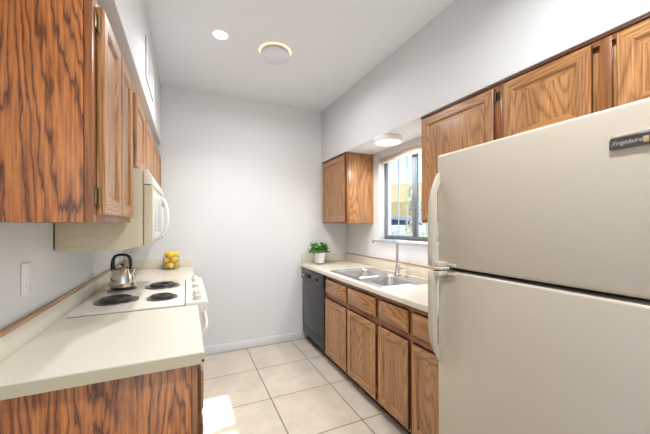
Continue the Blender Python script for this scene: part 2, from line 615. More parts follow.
def face_frame(x, s, y0, y1, z0, z1, mull=(), rails=(), t=0.02, st=0.038):
    m = MB()
    xa, xb = sorted((x, x - s * t))
    m.box(xa, xb, y0, y0 + st, z0, z1, 0.0015)
    m.box(xa, xb, y1 - st, y1, z0, z1, 0.0015)
    for yy in mull:
        m.box(xa, xb, yy - st / 2, yy + st / 2, z0, z1, 0.0015)
    for zz in (z0 + st / 2, z1 - st / 2) + tuple(rails):
        m.box(xa + 0.0004, xb - 0.0004, y0 + st, y1 - st, zz - st / 2, zz + st / 2, 0.0015)
    return m

# ------------------------------------------------------------------ left wall cabinets
LF = -0.25          # their frame front
U1 = 'left wall oak cabinets'
def left_upper(label, y0, y1, z0, z1, doors, near_panel=False, hinges=()):
    t = thing('wall_cabinet', label, 'cabinet', (XL, y0, z0))
    obj('carcass', MB().box(XL + 0.001, LF - 0.021, y0 + 0.007, y1 - 0.001, z0, z1 - 0.001, 0.001), OAK_V, t)
    obj('face_frame', face_frame(LF, 1, y0 + 0.001, y1 - 0.001, z0, z1 - 0.001), LFRAME, t)
    if near_panel:
        obj('end_panel', MB().box(XL + 0.001, LF - 0.0215, y0, y0 + 0.006, z0 - 0.002, z1 - 0.001, 0.0008), VENEER, t, label='dark grained oak veneer end panel')
    for i, (a, c) in enumerate(doors):
        d = obj('door', panel_door(LF + 0.0005, 1, a, c, z0 + 0.022, z1 - 0.03), [OAK_V, OAK_H, OAK_V], t, ang=20)
        for (di, yy, sgn) in hinges:
            if di == i:
                for zz in (z0 + 0.075, z1 - 0.085):
                    obj('hinge', hinge(LF, 1, yy, zz, sgn), BRASS, d, label='brass hinge')
    return t
left_upper('oak wall cabinet with dark grained side, nearest on the left wall', 1.078, 1.72, 1.385, 2.072, [(1.122, 1.385), (1.400, 1.655)], True, [(0, 1.118, -1)])
left_upper('short oak wall cabinet directly above the beige microwave', 1.721, 2.60, 1.66, 2.072, [(1.765, 2.13), (2.18, 2.555)])
left_upper('oak wall cabinet between the microwave and the back wall', 2.601, 3.397, 1.385, 2.072, [(2.645, 2.98), (3.02, 3.355)])

# ------------------------------------------------------------------ right wall cabinets
RF = 1.532
def right_upper(label, y0, y1, z0, z1, doors, near_panel=True, hinges=(), mull=()):
    t = thing('wall_cabinet', label, 'cabinet', (XR, y0, z0))
    obj('carcass', MB().box(RF + 0.021, XR - 0.001, y0 + 0.004, y1 - 0.004, z0, z1, 0.001), OAK_V, t)
    obj('face_frame', face_frame(RF, -1, y0, y1, z0, z1, mull), FRAME, t)
    obj('top_strip', MB().box(RF - 0.006, RF + 0.0, y0, y1, z1 - 0.014, z1 - 0.0005, 0.002), SHADE_TRIM, t, label='dark stained top strip')
    for i, (a, c) in enumerate(doors):
        d = obj('door', panel_door(RF - 0.0005, -1, a, c, z0 + 0.016, z1 - 0.028), [OAK_V, OAK_H, SHADE_TRIM], t, ang=20)
        for (di, yy, sgn) in hinges:
            if di == i:
                obj('hinge', hinge(RF, -1, yy, z1 - 0.075, sgn), IRON, d, label='dark metal hinge')
    return t
right_upper('small single door oak wall cabinet in the back right corner beside the window', 2.772, 3.397, 1.39, SOF_Z - 0.001, [(2.80, 3.36)])
right_upper('tall oak wall cabinet beside the window, its lower part behind the refrigerator', 1.072, 1.668, 1.386, SOF_Z - 0.001, [(1.10, 1.645)], hinges=[(0, 1.095, -1)])
right_upper('wide oak wall cabinet directly over the refrigerator', 0.05, 1.070, 1.76, SOF_Z - 0.001, [(0.665, 1.045), (0.07, 0.585)], mull=(0.625,))

# ------------------------------------------------------------------ right base run
BF = 1.268            # frame front
CZ = 0.914
def base_unit(label, y0, y1, cells, hinges=()):
    t = thing('base_cabinet', label, 'cabinet', (BF, y0, 0))
    obj('carcass', MB().box(BF + 0.021, XR - 0.002, y0 + 0.001, y1 - 0.001, 0.085, 0.66, 0.001), OAK_V, t)
    ys = [c[0] for c in cells]
    mull = [(cells[i][0] + cells[i + 1][1]) / 2 if cells[i][0] > cells[i + 1][0] else (cells[i][1] + cells[i + 1][0]) / 2 for i in range(len(cells) - 1)]
    obj('face_frame', face_frame(BF, -1, y0 + 0.0005, y1 - 0.0005, 0.07, 0.873, mull, rails=(0.667,)), FRAME, t)
    obj('toe_kick', MB().box(BF + 0.05, BF + 0.066, y0 + 0.001, y1 - 0.001, 0.0, 0.0855, 0.001), BLACKP, t, label='black recessed toe kick')
    for i, (a, c) in enumerate(cells):
        obj('drawer_front', slab(BF - 0.0005, -1, a, c, 0.692, 0.832), [OAK_H, SHADE_TRIM], t)
        d = obj('door', panel_door(BF - 0.0005, -1, a, c, 0.088, 0.642), [OAK_V, OAK_H, SHADE_TRIM], t, ang=20)
        for (di, yy, sgn) in hinges:
            if di == i:
                for zz in (0.16, 0.60):
                    obj('hinge', hinge(BF, -1, yy, zz, sgn), BRASS, d, label='brass hinge')
    return t
base_unit('oak base cabinet under the steel sink, next to the dishwasher', 1.826, 2.742, [(2.292, 2.718), (1.845, 2.266)], [(1, 1.842, -1)])
base_unit('oak base cabinet between the sink cabinet and the refrigerator', 1.092, 1.822, [(1.487, 1.806), (1.12, 1.452)])

# countertop with sink cut-out
SX0, SX1, SY0, SY1 = 1.285, 1.775, 1.80, 2.66
def front_nose(xf, sgn, zt, depth=0.06, th=0.040):
    """section of a rolled front edge; returns (x,z) polygon"""
    pts = []
    r = 0.012
    for k in range(7):
        a = math.radians(90 + 90 * k / 6)
        pts.append((xf + sgn * (r + r * math.cos(a)), zt - r + r * math.sin(a)))
    pts += [(xf, zt - th + 0.004), (xf + sgn * 0.004, zt - th), (xf + sgn * depth, zt - th), (xf + sgn * depth, zt)]
    return pts
XF = 1.232
ct = thing('countertop', 'beige laminate countertop around the steel sink on the right', 'countertop', (XF, 1.09, CZ - 0.04))
m = MB()
sec = front_nose(XF, 1, CZ, SX0 - XF)
m.prism(sec, 'y', 1.09, 3.398)
m.box(SX0, XR - 0.001, 1.09, SY0, CZ - 0.04, CZ).box(SX0, XR - 0.001, SY1, 3.398, CZ - 0.04, CZ).box(SX1, XR - 0.001, SY0, SY1, CZ - 0.04, CZ)
obj('worktop', m, LAMINATE, ct)
sp = obj('backsplash', MB().box(XR - 0.02, XR - 0.001, 1.09, 3.398, CZ + 0.0005, CZ + 0.093, 0.002), LAMINATE, ct)
obj('wood_strip', MB().box(XR - 0.024, XR - 0.001, 1.09, 3.377, CZ + 0.0935, CZ + 0.103, 0.002), TRIMWOOD, sp, label='oak strip along the backsplash top')
obj('backsplash', MB().box(XF + 0.01, XR - 0.021, YB - 0.021, YB - 0.001, CZ + 0.0005, CZ + 0.103, 0.002), LAMINATE, ct)

# sink
sk = thing('kitchen_sink', 'double bowl stainless steel sink set into the counter below the window', 'sink', (1.53, 2.23, CZ))
sx0, sx1, sy0, sy1 = SX0 - 0.014, SX1 + 0.014, SY0 - 0.014, SY1 + 0.014
bowls = [(SX0 + 0.025, SX1 - 0.10, SY0 + 0.025, 2.215), (SX0 + 0.025, SX1 - 0.10, 2.245, SY1 - 0.025)]
t = bmesh.new()
def ring_edges(pts):
    vs = [t.verts.new(p) for p in pts]
    return [t.edges.new((vs[i], vs[(i + 1) % len(vs)])) for i in range(len(vs))]
zt = CZ + 0.006
eds = ring_edges(rrect(sx0, sx1, sy0, sy1, 0.035, zt))
for bx in bowls:
    eds += ring_edges(rrect(*bx, 0.06, zt))
bmesh.ops.triangle_fill(t, use_beauty=True, use_dissolve=False, edges=eds)
rim = MB()
rim.merge(t)
rim.bm.normal_update()
for f in rim.bm.faces:
    if f.normal.z < 0:
        f.normal_flip()
rim.loft([rrect(sx0, sx1, sy0, sy1, 0.035, zt), rrect(sx0 - 0.003, sx1 + 0.003, sy0 - 0.003, sy1 + 0.003, 0.036, zt - 0.002), rrect(sx0 - 0.004, sx1 + 0.004, sy0 - 0.004, sy1 + 0.004, 0.036, CZ + 0.0005)], False, False)
obj('rim', rim, STEEL, sk)
for bx in bowls:
    x0, x1, y0, y1 = bx
    mb = MB()
    L = [(0, zt), (0.004, zt - 0.004), (0.008, zt - 0.02), (0.016, CZ - 0.13), (0.028, CZ - 0.165), (0.06, CZ - 0.18)]
    mb.loft([rrect(x0 + i, x1 - i, y0 + i, y1 - i, max(0.06 - i * 0.3, 0.03), z) for i, z in L], False, True)
    for f in mb.bm.faces:
        f.normal_flip()
    bw = obj('bowl', mb, STEEL, sk)
    cx, cy = (x0 + x1) / 2, (y0 + y1) / 2
    obj('drain', MB().lathe([(0.045, 0.0006), (0.043, 0.004), (0.03, 0.003), (0.028, 0.001), (0.001, 0.001)], (cx, cy, CZ - 0.18), 24), CHROME, bw)

# faucet
FX, FY = 1.742, 2.21
fc = thing('faucet', 'tall chrome faucet with flat angled spout standing behind the sink', 'faucet', (FX, FY, zt))
obj('base', MB().lathe([(0.032, 0.0005), (0.031, 0.006), (0.024, 0.012), (0.022, 0.05), (0.020, 0.085), (0.015, 0.095)], (FX, FY, zt), 24), CHROME, fc)
pts = [(FX, FY, zt + 0.08), (FX, FY, 1.19)]
for k in range(1, 8):
    a = math.radians(86 * k / 7)
    pts.append((FX - 0.035 * (1 - math.cos(a)), FY, 1.19 + 0.035 * math.sin(a)))
pts += [(FX - 0.16, FY, 1.232), (FX - 0.272, FY, 1.240)]
obj('spout', MB().tube(pts, 0.0125, 14), CHROME, fc)
obj('aerator', MB().lathe([(0.011, 0), (0.012, -0.004), (0.011, -0.022), (0.008, -0.024)], (FX - 0.262, FY, 1.236), 16), CHROME, fc)
obj('lever', MB().tube([(FX, FY - 0.018, zt + 0.055), (FX, FY - 0.05, zt + 0.058), (FX - 0.01, FY - 0.09, zt + 0.07)], [0.012, 0.008, 0.006], 12), CHROME, fc)
cap = obj('soap_dispenser_cap', MB().lathe([(0.02, 0.0005), (0.019, 0.008), (0.012, 0.012)], (1.735, 2.08, zt), 20), CHROME)
cap.name = 'sink_hole_cover'
tag(cap, 'small round chrome cover on the sink deck beside the faucet', 'cover')

# dishwasher
dw = thing('dishwasher', 'black dishwasher at the far end of the right base cabinets', 'dishwasher', (1.28, 2.746, 0))
obj('body', MB().box(1.285, XR - 0.03, 2.752, 3.36, 0.09, 0.868, 0.002), BLACKP, dw)
obj('door', MB().box(1.248, 1.284, 2.750, 3.362, 0.205, 0.735, 0.006), BLACK, dw)
cp = obj('control_panel', MB().prism([(1.284, 0.739), (1.243, 0.739), (1.238, 0.75), (1.236, 0.82), (1.248, 0.864), (1.284, 0.866)], 'y', 2.750, 3.362, bev=0.003), BLACK, dw)
obj('dial', MB().lathe([(0.036, 0), (0.034, -0.006), (0.024, -0.008), (0.022, -0.022), (0.018, -0.024)], (1.2375, 2.90, 0.795), 28, axis='x'), BLACKP, cp)
obj('dial_ring', MB().lathe([(0.041, 0), (0.041, -0.003), (0.037, -0.003), (0.037, 0)], (1.2375, 2.90, 0.795), 28, axis='x'), CHROME, cp, label='silver dial ring')
obj('latch', MB().box(1.218, 1.237, 3.10, 3.22, 0.772, 0.818, 0.006), BLACKP, cp)
obj('button_row', MB().box(1.230, 1.2375, 3.25, 3.34, 0.785, 0.80, 0.002), STEEL, cp, label='grey push buttons')
obj('lower_panel', MB().box(1.252, 1.284, 2.750, 3.362, 0.108, 0.2, 0.004), BLACK, dw)
obj('toe_kick', MB().box(1.31, 1.325, 2.750, 3.362, 0.0, 0.107, 0.002), BLACKP, dw)

# ------------------------------------------------------------------ left base run
ZL = 0.945
LBF = 0.012
def left_base(label, y0, y1, near):
    t = thing('base_cabinet', label, 'cabinet', (XL, y0, 0))
    obj('carcass', MB().box(XL + 0.001, LBF - 0.001, y0 + 0.007, y1 - 0.002, 0.09, ZL - 0.041, 0.001), OAK_V, t)
    obj('face_frame', face_frame(LBF + 0.02, 1, y0, y1 - 0.002, 0.09, ZL - 0.0415, rails=(0.69,)), FRAME, t)
    if near:
        obj('end_panel', MB().box(XL + 0.001, LBF - 0.001, y0, y0 + 0.006, 0.0, ZL - 0.041, 0.0008), VENEER, t, label='dark grained oak veneer end panel')
    obj('toe_kick', MB().box(LBF - 0.07, LBF - 0.055, y0 + 0.007, y1 - 0.002, 0.0, 0.0895, 0.001), BLACKP, t)
    obj('drawer_front', slab(LBF + 0.0205, 1, y0 + 0.03, y1 - 0.03, 0.71, 0.86), [OAK_H, SHADE_TRIM], t)
    obj('door', panel_door(LBF + 0.0205, 1, y0 + 0.03, y1 - 0.03, 0.11, 0.67), [OAK_V, OAK_H, SHADE_TRIM], t, ang=20)
left_base('oak base cabinet with dark grained side under the near left countertop', 1.118, 1.736, True)
left_base('oak base cabinet between the white range and the back wall', 2.596, 3.388, False)

RY0, RY1 = 1.757, 2.592
lc = thing('countertop', 'beige laminate countertop on the left around the white range', 'countertop', (XL, 1.096, ZL - 0.04))
m = MB()
xf = 0.054
sec = [(xf - (p[0] - xf), p[1]) for p in front_nose(xf, 1, ZL, 0.06)]
m.prism(sec, 'y', 1.096, RY0 - 0.002, 0)
m.prism(sec, 'y', RY1 + 0.002, 3.398, 0)
m.box(XL + 0.001, xf - 0.06, 1.096, RY0 - 0.002, ZL - 0.04, ZL).box(XL + 0.001, xf - 0.06, RY1 + 0.002, 3.398, ZL - 0.04, ZL)
m.box(XL + 0.001, -0.505, RY0 - 0.002, RY1 + 0.002, ZL - 0.04, ZL)
obj('worktop', m, LAMINATE, lc)
m = MB()
m.prism([(xf, ZL - 0.034), (xf, ZL - 0.004), (XL + 0.001, ZL - 0.004), (XL + 0.001, ZL - 0.0395), (xf - 0.006, ZL - 0.0395)], 'y', 1.0945, 1.0958)
obj('end_shade_band', m, EDGE, lc, label='beige end edging with shade painted in')  # thin sheet that paints the shade on the counter's end face
obj('corner_cap', MB().lathe([(0.004, 0), (0.004, -0.003)], (xf - 0.006, 1.0945, ZL - 0.028), 10, axis='y'), BLACKP, lc, label='dark plug in the counter corner')
sp = obj('backsplash', MB().box(XL + 0.001, XL + 0.02, 1.096, 3.398, ZL + 0.0005, ZL + 0.078, 0.002), LAMINATE, lc)
obj('wood_strip', MB().box(XL + 0.001, XL + 0.022, 1.096, 3.377, ZL + 0.0785, ZL + 0.093, 0.002), TRIMWOOD, sp, label='oak strip along the backsplash top')
obj('backsplash', MB().box(XL + 0.021, 0.045, YB - 0.021, YB - 0.001, ZL + 0.0005, ZL + 0.093, 0.002), LAMINATE, lc)

# ------------------------------------------------------------------ range
RZ = 0.955
rg = thing('electric_range', 'white electric coil range set between the left countertops', 'range', (-0.2, RY0, 0))
obj('body', MB().box(-0.495, 0.03, RY0 + 0.004, RY1 - 0.004, 0.02, 0.90, 0.003), WHITE_E, rg)
ctp = MB().box(-0.514, -0.012, RY0 - 0.001, RY1 + 0.001, ZL + 0.0006, RZ, 0.004)
ctp.box(-0.50, -0.035, RY0 + 0.025, RY1 - 0.025, RZ - 0.003, RZ + 0.0015, 0.0015)
obj('cooktop', ctp, WHITE_E, rg)
BURN = [(-0.352, 1.985, 0.090), (-0.129, 1.955, 0.068), (-0.381, 2.325, 0.070), (-0.149, 2.325, 0.090)]
for bx, by, r in BURN:
    bu = obj('burner_coil', (lambda mb: (mb.tube([(bx + (r * (0.24 + 0.70 * k / 120)) * math.cos(k * 2 * PI * 4 / 120), by + (r * (0.24 + 0.70 * k / 120)) * math.sin(k * 2 * PI * 4 / 120), RZ + 0.016) for k in range(121)], 0.0042 if r < 0.08 else 0.005, 8), mb)[1])(MB()), COIL, rg)
    pan = MB().lathe([(r * 0.15, 0.0016), (r * 0.8, 0.002), (r * 1.0, 0.006), (r * 1.16, 0.0065), (r * 1.18, 0.002)], (bx, by, RZ + 0.0005), 40)
    obj('drip_pan', pan, PAN, bu, label='dark drip pan')
    sup = MB()
    for k in range(3):
        a = k * 2 * PI / 3 + 0.5
        sup.tube([(bx + r * 0.1 * math.cos(a), by + r * 0.1 * math.sin(a), RZ + 0.008), (bx + r * 1.02 * math.cos(a), by + r * 1.02 * math.sin(a), RZ + 0.0085)], 0.0022, 6)
    obj('coil_support', sup, CHROME, bu, label='chrome coil support')
# control ledge along the front with a rolled nose
sec = [(-0.008, RZ - 0.03), (-0.008, RZ + 0.004)]
for k in range(9):
    a = math.radians(84 - 150 * k / 8)
    sec.append((0.088 + 0.022 * math.cos(a), RZ - 0.018 + 0.022 * math.sin(a)))
sec += [(0.070, RZ - 0.066), (0.050, RZ - 0.080), (0.031, RZ - 0.080), (0.031, RZ - 0.03)]
cp = obj('control_ledge', MB().prism(sec, 'y', RY0 + 0.001, RY1 - 0.001), WHITE_E, rg)
for ky in (1.83, 1.93, 2.17, 2.41, 2.51):
    obj('knob', MB().lathe([(0.026, 0.0), (0.026, 0.004), (0.021, 0.007), (0.019, 0.022), (0.015, 0.025)], (0.052, ky, RZ + 0.0045), 24).box(0.034, 0.070, ky - 0.004, ky + 0.004, RZ + 0.026, RZ + 0.034, 0.002), KNOB, cp)
od = obj('oven_door', MB().box(0.031, 0.056, RY0 + 0.006, RY1 - 0.006, 0.22, 0.855, 0.008), WHITE_E, rg)
hp = [(0.055, RY0 + 0.06, 0.74), (0.078, RY0 + 0.062, 0.755), (0.096, RY0 + 0.075, 0.79), (0.100, RY0 + 0.12, 0.81), (0.100, RY1 - 0.12, 0.81), (0.096, RY1 - 0.075, 0.79), (0.078, RY1 - 0.062, 0.755), (0.055, RY1 - 0.06, 0.74)]
obj('oven_handle', MB().tube(hp, 0.0125, 12), WHITE_E, od)
obj('oven_window', MB().box(0.0555, 0.0575, RY0 + 0.17, RY1 - 0.17, 0.40, 0.66, 0.0008), BLACK, od, label='dark oven window')
obj('storage_drawer', MB().box(0.031, 0.054, RY0 + 0.006, RY1 - 0.006, 0.05, 0.21, 0.006), WHITE_E, rg)

# kettle on the far left coil
KX, KY = -0.381, 2.325
KZ = RZ + 0.016 + 0.0046
kt = thing('kettle', 'shiny steel tea kettle with black loop handle on the far left burner', 'kettle', (KX, KY, KZ))
obj('body', MB().lathe([(0.066, 0.0), (0.073, 0.003), (0.075, 0.012), (0.073, 0.04), (0.066, 0.08), (0.059, 0.113), (0.055, 0.124), (0.041, 0.130)], (KX, KY, KZ), 48), KETTLE, kt)
ld = obj('lid', MB().lathe([(0.040, 0.1303), (0.039, 0.134), (0.026, 0.139), (0.004, 0.141)], (KX, KY, KZ), 36), KETTLE, kt)
obj('lid_knob', MB().lathe([(0.006, 0.1405), (0.006, 0.148), (0.013, 0.151), (0.013, 0.158), (0.006, 0.161)], (KX, KY, KZ), 20), BLACKP, ld)
R_ = Vector((0.9085, -0.418, 0))
K = Vector((KX, KY, KZ))
obj('spout', MB().tube([K + R_ * 0.052 + Vector((0, 0, 0.088)), K + R_ * 0.074 + Vector((0, 0, 0.112)), K + R_ * 0.088 + Vector((0, 0, 0.130))], [0.020, 0.015, 0.011], 16), KETTLE, kt)
KS = 0.85
kt.scale = (0.95, 0.95, 0.92)
kt.location.z += 0.0012
hp = [(-0.071, 0.108), (-0.079, 0.125), (-0.080, 0.155), (-0.076, 0.188), (-0.062, 0.212), (-0.03, 0.222), (0.0, 0.223), (0.03, 0.221), (0.052, 0.210), (0.062, 0.188), (0.064, 0.16), (0.062, 0.122)]
rr = [0.013, 0.014, 0.0135, 0.011, 0.0095, 0.009, 0.009, 0.009, 0.010, 0.011, 0.011, 0.009]
obj('handle', MB().tube([K + R_ * (a * KS) + Vector((0, 0, z)) for a, z in hp], rr, 14), BLACKP, kt, label='black loop handle')

# ------------------------------------------------------------------ microwave over the range
MY0, MY1, MZ0, MZ1 = 1.752, 2.595, 1.268, 1.657
mw = thing('microwave', 'beige microwave with curved handle hung over the range on the left wall', 'microwave', (XL, MY0, MZ0))
sec = [(XL + 0.003, MZ0 - 0.012), (-0.29, MZ0 - 0.018), (-0.235, MZ0 - 0.002), (-0.202, MZ0 - 0.0), (-0.202, MZ1), (XL + 0.003, MZ1)]
obj('body', MB().prism(sec, 'y', MY0, MY1, bev=0.002), BISQUE, mw)
obj('wall_bracket', MB().box(XL + 0.0005, XL + 0.0028, MY0 - 0.006, MY1, MZ0 + 0.0, MZ1), BLACKP, mw)
sv = MB().box(XL + 0.04, XL + 0.17, MY0 - 0.0012, MY0 + 0.0005, MZ0 + 0.055, MZ0 + 0.058).box(XL + 0.04, XL + 0.11, MY0 - 0.0012, MY0 + 0.0005, MZ0 + 0.002, MZ0 + 0.005)
obj('side_seam', sv, EDGE, mw)
tp = MZ1 - 0.075
md = obj('door', MB().prism([(-0.199, MZ0 + 0.003), (-0.166, MZ0 + 0.006), (-0.160, MZ0 + 0.03), (-0.160, tp - 0.02), (-0.163, tp - 0.004), (-0.199, tp - 0.004)], 'y', MY0 + 0.001, 2.40, bev=0.004), BISQUE, mw)
obj('door_window', MB().box(-0.162, -0.1585, MY0 + 0.09, 2.27, MZ0 + 0.07, tp - 0.055, 0.0015), MWGLASS, md, label='pale greenish door window')
obj('door_face', MB().box(-0.161, -0.1592, MY0 + 0.02, 2.39, MZ0 + 0.03, tp - 0.022, 0.0008), WHITE_E, md, label='door front painted paler as if lit')  # light on the front is put into the colour, controls and grille too
hp = []
for k in range(15):
    u = k / 14
    hp.append((-0.156 + 0.034 * math.sin(PI * u) ** 0.6, 2.335, MZ0 + 0.035 + (tp - 0.06 - MZ0) * u))
obj('handle', MB().tube(hp, 0.011, 12), WHITE_P, md, label='white curved handle')
cpn = obj('control_panel', MB().prism([(-0.199, MZ0 + 0.003), (-0.166, MZ0 + 0.006), (-0.160, MZ0 + 0.03), (-0.160, tp - 0.02), (-0.163, tp - 0.004), (-0.199, tp - 0.004)], 'y', 2.403, MY1 - 0.001, bev=0.004), WHITE_E, mw)
obj('display', MB().box(-0.161, -0.1585, 2.43, 2.57, tp - 0.075, tp - 0.04, 0.0008), BLACK, cpn)
gr = obj('vent_grille', MB().prism([(-0.199, tp), (-0.160, tp), (-0.163, MZ1 - 0.03), (-0.180, MZ1), (-0.199, MZ1)], 'y', MY0 + 0.001, MY1 - 0.001, bev=0.003), WHITE_E, mw)

# jar of lemons
JX, JY, JZ, JR, JH = -0.14, 3.265, ZL, 0.078, 0.125
jr = obj('glass_jar', MB().lathe([(0.004, 0.0008), (JR - 0.006, 0.0008), (JR, 0.006), (JR, JH - 0.003), (JR - 0.002, JH), (JR - 0.004, JH - 0.003), (JR - 0.004, 0.012), (JR - 0.01, 0.009), (0.004, 0.009)], (JX, JY, JZ), 40), JARG)
tag(jr, 'clear glass jar heaped with yellow lemons in the far left counter corner', 'jar')
pts = []
lr = 0.031
rng = random.Random(5)
NL = 9
for i in range(NL):
    an = (i % 3) * 2 * PI / 3 + (i // 3) * PI / 3 + 0.4
    pts.append(Vector((0.036 * math.cos(an), 0.036 * math.sin(an), 0.045 + (i // 3) * 0.056)))
for it in range(900):
    for i in range(NL):
        pts[i].z -= 0.0006
    for rep in range(3):
        for i in range(NL):
            for j in range(i):
                d = pts[i] - pts[j]
                L = d.length
                if L < 2.1 * lr and L > 1e-6:
                    q = d * ((2.1 * lr - L) / L * 0.5)
                    pts[i] += q
                    pts[j] -= q
        for p in pts:
            p.z = max(p.z, 0.0092 + lr * 1.02)
            rad = math.hypot(p.x, p.y)
            lim = JR - 0.005 - lr * 1.12
            if rad > lim:
                p.x *= lim / rad
                p.y *= lim / rad
order = sorted(range(NL), key=lambda i: -pts[i].z)
lem = None
for n_, i in enumerate(order):
    if lem is None:
        o = obj('lemon', MB().lathe([(0.0012, -lr * 1.06), (lr * 0.22, -lr * 1.0), (lr * 0.55, -lr * 0.82), (lr * 0.85, -lr * 0.5), (lr, 0), (lr * 0.85, lr * 0.5), (lr * 0.55, lr * 0.82), (lr * 0.24, lr * 0.99), (lr * 0.1, lr * 1.08), (0.001, lr * 1.1)], (0, 0, 0), 20), LEMON, origin=(0, 0, 0), ang=60)
        lem = o
    else:
        o = lem.copy()
        COL.objects.link(o)
    o.location = (JX + pts[i].x, JY + pts[i].y, JZ + pts[i].z)
    o.rotation_euler = (rng.uniform(0, PI), rng.uniform(0, PI), rng.uniform(0, PI))
    tag(o, 'topmost yellow lemon on the heap in the glass jar' if n_ == 0 else 'yellow lemon packed in the clear glass jar', 'lemon', 'lemons in the glass jar')

# light switch
SWX = XL
sw = thing('light_switch', 'white rocker light switch on the left wall above the near counter', 'light switch', (SWX, 1.49, 1.11))
obj('cover_plate', MB().box(SWX + 0.0005, SWX + 0.006, 1.452, 1.526, 1.112, 1.234, 0.003), WHITE_P, sw)
obj('rocker', MB().prism([(SWX + 0.006, 1.141), (SWX + 0.011, 1.141), (SWX + 0.008, 1.173), (SWX + 0.007, 1.205), (SWX + 0.006, 1.205)], 'y', 1.473, 1.505, bev=0.0012), WHITE_P, sw)

# vent grille on the left soffit
vg = thing('wall_vent', 'white louvred air vent high on the left wall above the cabinets', 'vent', (SOF_L, 2.35, 2.30))
fr = MB()
a0, a1, c0, c1 = 2.155, 2.56, 2.295, 2.545
X0, X1 = SOF_L + 0.0005, SOF_L + 0.009
fr.box(X0, X1, a0, a1, c0, c0 + 0.025, 0.002).box(X0, X1, a0, a1, c1 - 0.025, c1, 0.002).box(X0, X1, a0, a0 + 0.025, c0 + 0.025, c1 - 0.025, 0.002).box(X0, X1, a1 - 0.025, a1, c0 + 0.025, c1 - 0.025, 0.002)
obj('frame', fr, TRIM, vg)
sl = MB()
for k in range(11):
    zz = c0 + 0.034 + k * 0.0175
    sl.prism([(X0 + 0.002, zz + 0.012), (X0 + 0.003, zz + 0.014), (X1 - 0.001, zz + 0.001), (X1 - 0.002, zz - 0.003)], 'y', a0 + 0.026, a1 - 0.026)
obj('louvres', sl, TRIM, vg)
obj('backing', MB().box(X0 - 0.0003, X0 + 0.0012, a0 - 0.009, a1 + 0.009, c0 - 0.007, c1 + 0.007), plain('vent_dark', (0.12, 0.12, 0.13), 0.8), vg)

# ------------------------------------------------------------------ refrigerator
FX0 = 1.08
FY0, FY1 = 0.325, 1.073
rf = thing('refrigerator', 'almond top freezer refrigerator standing in the right foreground', 'refrigerator', (1.45, 0.68, 0))
obj('body', MB().box(1.158, XR - 0.03, FY0 + 0.004, FY1 - 0.004, 0.03, 1.69, 0.006), ALMOND, rf)
obj('gasket', MB().box(1.146, 1.160, FY0 + 0.012, FY1 - 0.012, 0.11, 1.685), GASKET, rf)
obj('base_grille', MB().box(1.11, 1.157, FY0 + 0.01, FY1 - 0.01, 0.012, 0.095, 0.004), BLACKP, rf)
for yy in (FY0 + 0.08, FY1 - 0.08):
    obj('foot', MB().lathe([(0.02, 0.0), (0.02, 0.031)], (1.25, yy, 0.0), 16), BLACKP, rf)
fd = obj('freezer_door', MB().box(FX0, 1.146, FY0, FY1, 1.178, 1.702, 0.012, seg=4), ALMOND, rf)
rd = obj('refrigerator_door', MB().box(FX0, 1.146, FY0, FY1, 0.105, 1.164, 0.012, seg=4), ALMOND, rf)
def fr_handle(z_foot, z_tip, zdir):
    """vertical grip: deep foot at the gap end, bowing out, feathering into the door at the tip"""
    mb = MB()
    L = abs(z_tip - z_foot)
    rings = []
    prof = [(0.0, 0.060, 0.058), (0.01, 0.064, 0.040), (0.10, 0.066, 0.036), (0.45, 0.065, 0.034), (0.68, 0.061, 0.032), (0.80, 0.050, 0.028), (0.91, 0.028, 0.02), (1.0, 0.006, 0.006)]
    for u, out, th in prof:
        z = z_foot + zdir * L * u
        hw = 0.016 if u < 0.6 else 0.016 - 0.022 * (u - 0.6)
        yc = FY1 - 0.003 - hw
        xo = FX0 - out
        xi = min(xo + th, FX0 + 0.004)
        if u > 0.9:
            xi = FX0 + 0.004
        c = 0.005
        rings.append([(xo, yc - hw + c, z), (xo, yc + hw - c, z), (xo + c * 0.8, yc + hw, z), (xi - 0.002, yc + hw, z), (xi, yc + hw - c, z), (xi, yc - hw + c, z), (xi - 0.002, yc - hw, z), (xo + c * 0.8, yc - hw, z)])
    mb.loft(rings)
    z0, z1 = sorted((z_foot, z_foot + zdir * 0.022))
    mb.box(FX0 - 0.05, FX0 + 0.002, FY1 - 0.062, FY1 - 0.004, z0, z1, 0.004)
    mb.box(FX0 - 0.007, FX0 + 0.002, FY1 - 0.11, FY1 - 0.06, z0 + 0.004, z1 - 0.006, 0.003)
    return mb
obj('handle', fr_handle(1.181, 1.615, 1), ALMOND_S, fd, ang=50)
obj('handle', fr_handle(1.161, 0.735, -1), ALMOND_S, rd, ang=50)
